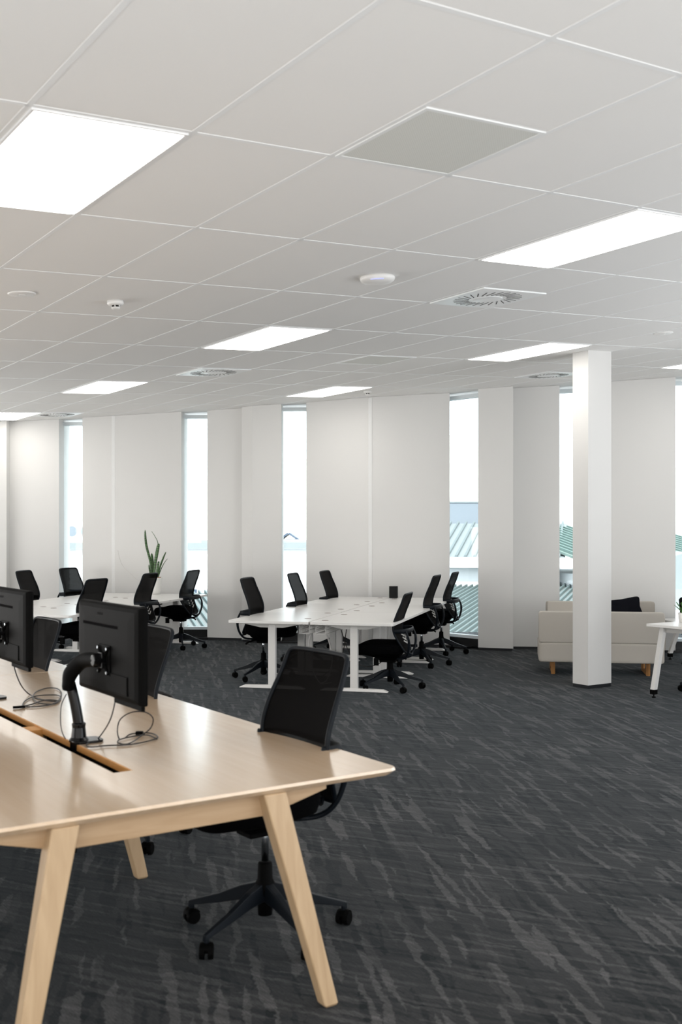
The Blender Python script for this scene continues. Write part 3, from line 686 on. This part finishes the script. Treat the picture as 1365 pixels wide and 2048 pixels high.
# ------------------------------------------------------------------ oak table  (x = -u inward, built in frame: x along UV, y along WV)
TC = Vector((.205, 3.745, 0)); TZ = .74; TL, TW = 3.2, 1.70
def make_table(w0, label, grp):
    o = empty('oak_table', TC+WV*w0, GRID_ANG, label, 'table', grp)
    s0, s1, u0, u1 = .48, TL-.48, -.872, -.800
    bm = BM()
    def slab(z, ins):
        outer = rrect(-TW+ins, ins, -ins, TL-ins, .03, 4); return outer
    # outline with slot hole, bridged as four pieces sharing vertices
    def ringv(z, ins):
        A = [bm.verts.new((x, y, z)) for x, y in ((-TW+ins, .03+ins), (-TW+.009+ins, .009+ins), (-TW+.03+ins, ins), (u0, ins), (u1, ins), (-.03-ins, ins), (-.009-ins, .009+ins), (-ins, .03+ins), (-ins, s0), (-ins, s1), (-ins, TL-.01), (-.01-ins, TL-ins*0), (u1, TL), (u0, TL), (-TW+.01+ins, TL), (-TW+ins, TL-.01), (-TW+ins, s1), (-TW+ins, s0))]
        H = [bm.verts.new((x, y, z)) for x, y in ((u0, s0), (u1, s0), (u1, s1), (u0, s1))]
        return A, H
    A, H = ringv(TZ, .002); A2, H2 = ringv(TZ-.010, 0); A3, H3 = ringv(TZ-.026, .016)
    def cap(A, H):
        bm.faces.new((A[0], A[1], A[2], A[3], H[0], A[17])); bm.faces.new((A[3], A[4], H[1], H[0]))
        bm.faces.new((A[4], A[5], A[6], A[7], A[8], H[1])); bm.faces.new((A[8], A[9], H[2], H[1]))
        bm.faces.new((A[9], A[10], A[11], A[12], H[2])); bm.faces.new((A[12], A[13], H[3], H[2]))
        bm.faces.new((A[13], A[14], A[15], A[16], H[3])); bm.faces.new((A[16], A[17], H[0], H[3]))
    cap(A, H); cap(A3, H3)
    for P, Q in ((A, A2), (A2, A3), (H, H2), (H2, H3)):
        n = len(P)
        for i in range(n): bm.faces.new((P[i], P[(i+1) % n], Q[(i+1) % n], Q[i]))
    obj('tabletop', bm, M['wood'], o)
    bm = BM()
    for x in (u0+.002, u1-.002): box(bm, (x, TL/2, TZ-.014), (.004, s1-s0, .024))
    for y in (1.50, ): box(bm, ((u0+u1)/2, y, TZ-.03), (u1-u0, .10, .045))
    obj('slot_lining', bm, M['wooddark'], o, label='darker oak lining of the cable slot')
    bm = BM(); box(bm, ((u0+u1)/2, TL/2, TZ-.10), (.16, s1-s0, .008)); box(bm, ((u0+u1)/2-.08, TL/2, TZ-.066), (.006, s1-s0, .07)); box(bm, ((u0+u1)/2+.08, TL/2, TZ-.066), (.006, s1-s0, .07)); obj('cable_tray', bm, M['black'], o, label='black metal cable tray under the slot')
    for y in (.075, 1.55, TL-.075):
        bm = BM(); rr = []
        for x, zb in ((-TW+.27, TZ-.05), (-TW+.50, TZ-.107), (-.50, TZ-.107), (-.27, TZ-.05)):
            rr.append([Vector((x, y-.02, zb)), Vector((x, y+.02, zb)), Vector((x, y+.02, TZ-.027)), Vector((x, y-.02, TZ-.027))])
        loft(bm, rr); obj('cross_rail', bm, M['woodu'], o, bevel=.002)
    bm = BM(); box(bm, (-.40, TL/2, TZ-.06), (.035, TL-.25, .06)); box(bm, (-TW+.40, TL/2, TZ-.06), (.035, TL-.25, .06)); obj('long_rail', bm, M['wood'], o)
    for k, (y, dy) in enumerate(((.045, -.095), (1.535, -.03), (TL-.045, .09))):
        for ut, uf in ((-.497, -.330), (-TW+.497, -TW+.330)):
            bm = BM(); rr = []
            for t in (0, .04, .5, .985, 1):
                z = (TZ-.027)*(1-t); u = ut+(uf-ut)*t; yy = y+dy*t
                hw_ = .043-.016*t; hd = .031-.007*t
                if t == 1: hw_ -= .006; hd -= .006
                rr.append([Vector((u-hw_, yy-hd, z)), Vector((u+hw_, yy-hd, z)), Vector((u+hw_, yy+hd, z)), Vector((u-hw_, yy+hd, z))])
            loft(bm, rr); obj('leg', bm, M['woodz'], o, bevel=.006)
    return o
make_table(0, 'pale oak meeting table in the foreground with a central cable slot', 'oak tables')
make_table(TL+.006, 'pale oak table continuing behind the left monitor', 'oak tables')
def TP(u, w_, z=0): return TC+UV*u+WV*w_+Vector((0, 0, z))
# ------------------------------------------------------------------ monitors and arms
def monitor(w_, label, alab, tilt=0.0, du=0):
    # local: x along -W (towards camera), y toward back face (facing camera side, -U), z up ; origin on the table below panel
    c = TP(-.735+du, w_); ang = math.atan2(-WV.y, -WV.x)+R(tilt)
    o = empty('monitor', (c.x, c.y, 0), ang, label, 'monitor', 'black monitors on the oak table')
    # y axis = rot90 of x axis = (W.y,-W.x)=U direction -> back faces -y
    W2, Z0, Z1 = .315, .945, 1.300
    bm = BM(); loft(bm, [[Vector((p[0]*s, y, (Z0+Z1)/2+p[1]*s)) for p in rrect(-W2, -(Z1-Z0)/2, W2, (Z1-Z0)/2, .007, 3)] for y, s in ((.020, .992), (.016, 1), (.006, 1), (-.004, .99), (-.012, .955), (-.017, .88), (-.019, .7))])
    obj('back_shell', bm, M['black'], o, bevel=0)
    bm = BM(); box(bm, (0, .0215, (Z0+Z1)/2+.004), (W2*2-.02, .002, Z1-Z0-.028)); obj('screen', bm, M['blackg'], o)
    bm = BM(); box(bm, (.175, .006, Z0-.008), (.262, .014, .020)); obj('chin', bm, M['black'], o, bevel=.003)
    bm = BM(); box(bm, (-.055, -.0178, Z1-.085), (.36, .003, .012)); obj('vent_slot', bm, M['fabric'], o)
    bm = BM(); box(bm, (-.055, -.0178, Z1-.042), (.055, .002, .010)); obj('badge', bm, M['label'], o, label='faint small grey badge')
    bm = BM(); box(bm, (.12, -.019, Z0+.062), (.20, .008, .07)); obj('port_cover', bm, M['black'], o, bevel=.002)
    # arm
    a = empty('monitor_arm', TP(-.785, w_+.20, TZ), GRID_ANG, alab, 'monitor arm', 'black monitor arms')
    # local x=U, y=W, z up
    bm = BM(); loft(bm, [sup(.03, 0, .062, .05, z, 24, 4) for z in (0, .010)]); lathe(bm, [(.040, .01), (.030, .022), (.026, .06), (.028, .075), (.02, .08)], 24); box(bm, (-.02, 0, -.03), (.012, .06, .07)); box(bm, (0, 0, -.065), (.05, .05, .008)); obj('desk_clamp', bm, M['blackg'], a, bevel=.002)
    bm = BM(); P = spline([(0, 0, .07), (-.012, .006, .15), (-.03, .012, .235)], 6); tube(bm, P, .019, .021, 14); obj('post', bm, M['blackg'], a, smooth=True)
    bm = BM(); P = spline([(-.035, .015, .215), (-.036, .0, .27), (-.01, -.07, .33), (.0, -.20, .345)], 6); tube(bm, P, .026, .036, 14, taper=lambda t: 1-.25*t); obj('spring_arm', bm, M['black'], a, smooth=True)
    bm = BM(); cyl(bm, (-.02, -.20, .345), (.03, -.20, .345), .022); box(bm, (.018, -.20, .345), (.02, .04, .06)); obj('tilt_head', bm, M['blackg'], a, bevel=.003)
    bm = BM(); box(bm, (.029+du, -.20, .345), (.006, .115, .115)); 
    for sy in (-1, 1):
        for sz in (-1, 1): tube(bm, [Vector((.02, -.20, .345)), Vector((.026+du, -.20+sy*.05, .345+sz*.05))], .008, .006, 6)
    obj('mounting_plate', bm, M['black'], a)
    bm = BM()
    for sy in (-1, 1):
        for sz in (-1, 1): cyl(bm, (.016+du, -.20+sy*.045, .345+sz*.045), (.026+du, -.20+sy*.045, .345+sz*.045), .0055, seg=12)
    obj('screw_heads', bm, M['chrome'], a, label='bright chrome screw heads')
    return o
monitor(.86, 'black monitor seen from behind in front of the second oak table chair', 'black monitor arm clamped in the table slot, front', 0)
monitor(2.16, 'black monitor seen from behind, cut off by the left edge', 'black monitor arm of the monitor at the left edge', 0)
def tcab(pts, r, label, group='thin monitor cables', name='monitor_cable'):
    return cable_thing(name, [TP(u, w_, z) for u, w_, z in pts], r, M['cable'], label, group)
def TPX(px, py, z=TZ+.006):            # a point of the table plane
    d = F*(EYE-z)/(py-HOR); return (PX(px, d), d, z)
def pcab(pp, r, label, name, group='looped cables on the oak table'):
    pts = []
    for q in pp: pts.append(TPX(q[0], q[1], q[2] if len(q) > 2 else TZ+.006))
    return cable_thing(name, pts, r, M['cable'], label, group, 6)
def free(px, py, d): return (PX(px, d), d, EYE-(py-HOR)/F*d)
# loose cable coil by the front monitor: lies on the top with one loop standing up
pp = [free(231, 1385, 4.12), free(229, 1410, 4.10), free(218, 1445, 4.10), TPX(195, 1478), TPX(174, 1488), TPX(180, 1494), TPX(215, 1491), TPX(260, 1489), TPX(300, 1481), TPX(316, 1474), TPX(300, 1466), TPX(262, 1468),
      free(243, 1481, 4.26), free(235, 1465, 4.27), free(240, 1440, 4.27), free(262, 1425, 4.26), free(290, 1424, 4.25), free(306, 1436, 4.25), free(302, 1455, 4.27), free(285, 1470, 4.28), TPX(258, 1487), TPX(237, 1486), TPX(240, 1479), TPX(270, 1472), TPX(295, 1470), TPX(314, 1478)]
cc = cable_thing('coiled_cable', pp, .0028, M['cable'], 'thin dark cable with a standing loop beside the front monitor arm', 'looped cables on the oak table', 6)
bm = BM(); p = Vector(TPX(279, 1466, TZ+.012)); box(bm, p, (.03, .022, .014)); obj('plug', bm, M['black'], cc, bevel=.003)
pp = [free(27, 1315, 5.25), free(30, 1340, 5.25), free(42, 1370, 5.25), TPX(58, 1388), TPX(80, 1398), TPX(112, 1403), TPX(122, 1396), TPX(112, 1390), TPX(72, 1392), TPX(50, 1402), TPX(48, 1412), TPX(75, 1413), TPX(110, 1406), TPX(123, 1390), TPX(116, 1378), TPX(95, 1376), TPX(72, 1384), TPX(66, 1396), TPX(78, 1406), TPX(105, 1408), TPX(118, 1402), TPX(90, 1400), TPX(62, 1409), TPX(38, 1414)]
cc = cable_thing('coiled_cable', pp, .0032, M['cable'], 'thin dark cable coiled in flat loops below the left edge monitor', 'looped cables on the oak table', 6)
bm = BM(); p = Vector(TPX(38, 1414, TZ+.008)); box(bm, (0, 0, 0), (.055, .014, .011), Matrix.Translation(p) @ Matrix.Rotation(R(25), 4, 'Z')); obj('plug', bm, M['black'], cc, bevel=.002)
cable_thing('arm_cable', [free(133, 1388, 4.3), free(123, 1410, 4.28), free(121, 1440, 4.27), free(124, 1463, 4.26), free(131, 1478, 4.25)], .0022, M['cable'], 'very thin cable looping from the front monitor arm to its clamp')
# ------------------------------------------------------------------ sofas (x along width, y back->front)
def make_sofa(label, grp):
    o = empty('sofa', (0, 0, 0), 0, label, 'sofa', grp); Wd = 1.34
    def pad(c, s, e=9, m=M['linen'], nm='cushion'):
        bm = BM(); n = 5; rr = []
        for t, k in ((-1, .975), (-.93, .992), (-.8, 1), (.8, 1), (.93, .992), (1, .97)):
            rr.append([Vector((p.x, p.y, c[2]+t*s[2]/2)) for p in sup(c[0], c[1], s[0]/2*k, s[1]/2*k, 0, 48, 22)])
        loft(bm, rr); return obj(nm, bm, m, o, smooth=False, bevel=.006)
    pad((0, .36, .255), (Wd, .72, .215), nm='base')
    pad((0, .075, .53), (Wd, .15, .335), nm='backrest')
    pad((0, .42, .425), (Wd-.03, .58, .12), nm='seat')
    for s in (-1, 1):
        bm = BM(); x = s*(Wd/2-.16)
        for a, b in (((x, .14, .15), (x, .14, .0)), ((x, .60, .15), (x, .60, 0))): tube(bm, [Vector(a), Vector(b)], .022, .022, 4)
        box(bm, (x, .37, .014), (.04, .48, .026)); box(bm, (x, .37, .142), (.04, .50, .02)); obj('leg', bm, M['oak'], o, label='oak sled leg')
    return o
s1 = make_sofa('beige two-seat sofa seen from behind, partly hidden by the white column', 'beige sofas')
a1 = math.atan2(-.34, 1.27)*.55
s1.location = (2.83, 11.50, 0); s1.rotation_euler = (0, 0, a1-.02)
s2 = copy_tree(s1, 'beige two-seat sofa against the far wall, facing the near sofa'); s2.location = (3.27, 13.42, 0); s2.rotation_euler = (0, 0, math.pi-.05)
o = empty('throw_cushion', (3.50, 13.02, .472), R(-4), 'black cushion leaning on the far beige sofa', 'cushion')
bm = BM(); rr = []
for t in range(-6, 7):
    v = t/6; ring = []
    for q in range(40):
        th = 2*math.pi*q/40; c, s_ = math.cos(th), math.sin(th)
        e = .22; X = math.copysign(abs(c)**e, c); Z = math.copysign(abs(s_)**e, s_)
        pinch = 1-.10*(1-abs(X*Z))            # sides pulled in, corners pointed
        f_ = 1-.55*abs(v)**5 if abs(v) < 1 else .35
        g_ = (1-abs(v))**.35 if abs(v) > .8 else 1
        ring.append(Vector((.225*X*pinch*f_, v*.055*(1-.6*abs(X*Z)), .13+.13*Z*pinch*f_)))
    rr.append(ring)
loft(bm, rr)
bmesh.ops.transform(bm, matrix=Matrix.Translation((0, 0, .03)) @ Matrix.Rotation(R(-9), 4, 'Y') @ Matrix.Rotation(R(-16), 4, 'X'), verts=bm.verts)
obj('cover', bm, M['cushion'], o, smooth=True)
# ------------------------------------------------------------------ white meeting tables on the right
def wtable(c, ang, wx, wy, z, label, out=0.0):
    o = empty('white_table', c, ang, label, 'table', 'white angled-leg tables')
    bm = BM(); prism(bm, rrect(0, 0, wx, wy, .01), z-.025, z); obj('tabletop', bm, M['wtop'], o, bevel=.002)
    for sx in (0, 1):
        for sy in (0, 1):
            x0 = .09 if sx == 0 else wx-.09; y0 = .13 if sy == 0 else wy-.13
            x1 = .045-out if sx == 0 else wx-.045+out; y1 = .055 if sy == 0 else wy-.055
            bm = BM(); rr = []
            for t in (0, 1):
                x = x0+(x1-x0)*t; y = y0+(y1-y0)*t; zz = (z-.03)*(1-t)+.075*t
                rr.append([Vector((x-.024, y-.024, zz)), Vector((x+.024, y-.024, zz)), Vector((x+.024, y+.024, zz)), Vector((x-.024, y+.024, zz))])
            loft(bm, rr); lg = obj('leg', bm, M['wmetal'], o, bevel=.003)
            bm = BM(); box(bm, (x1, y1, .056), (.05, .05, .045)); cyl(bm, (x1, y1, .012), (x1, y1, .04), .006); cyl(bm, (x1, y1, 0), (x1, y1, .012), .018); obj('levelling_foot', bm, M['black'], lg)
    bm = BM(); 
    for y in (.13, wy-.13): box(bm, (wx/2, y, z-.055), (wx-.2, .04, .04))
    for x in (.12, wx-.12): box(bm, (x, wy/2, z-.055), (.04, wy-.22, .04))
    obj('rail', bm, M['gmetal'], o)
    return o
# near one: left corner at (2.93,10.1); runs along +U and -W
t1 = wtable(Vector((2.90, 10.06, 0))-WV*1.5, GRID_ANG, 1.5, 1.5, .70, 'white table with slanted legs cut by the right edge')
t2 = wtable(Vector((4.14, 13.0, 0)), GRID_ANG-.45, 1.4, .6, .46, 'low white side table at the right edge, only one slim leg showing', .12)
pc = Vector((3.315, 10.2, .70))
o = empty('potted_succulent', pc, 0, 'small green leafy plant in a white pot at the right edge', 'plant')
bm = BM(); lathe(bm, [(.052, 0), (.064, .085), (.066, .092), (.060, .092), (.058, .08)], 28); obj('pot', bm, M['pot'], o, smooth=True)
random.seed(8)
for k in range(26):
    a = random.uniform(0, 6.28); rr_ = random.uniform(.03, .11); h = random.uniform(.12, .24)
    bm = BM(); c, s = math.cos(a), math.sin(a); h *= .6; blade(bm, [(c*.02, s*.02, .08), (c*rr_*.6, s*rr_*.6, .08+h*.5), (c*rr_, s*rr_, .08+h*.85)], .011, a+1.57); obj('leaf', bm, M['leaf2'], o, smooth=True)
o = empty('tub_chair', (4.30, 12.45, 0), R(110), 'low round-backed black chair just showing behind the small plant', 'chair')
bm = BM(); rr = []
for k in range(15):
    a = R(-115+230*k/14); c, s_ = math.cos(a), math.sin(a); h = .80-.16*(abs(k-7)/7)**2
    rr.append([Vector((.24*c, .24*s_, .36)), Vector((.28*c, .28*s_, .36)), Vector((.31*c, .31*s_, h)), Vector((.27*c, .27*s_, h))])
loft(bm, rr); obj('backrest', bm, M['fabric'], o, smooth=True)
bm = BM(); lathe(bm, [(.2, .34), (.25, .36), (.25, .43), (.22, .455), (.05, .46)]); obj('seat', bm, M['fabric'], o, smooth=True)
for k in range(4):
    a = R(45+90*k); bm = BM(); cyl(bm, (.2*math.cos(a), .2*math.sin(a), .35), (.27*math.cos(a), .27*math.sin(a), 0), .013); obj('leg', bm, M['black'], o)
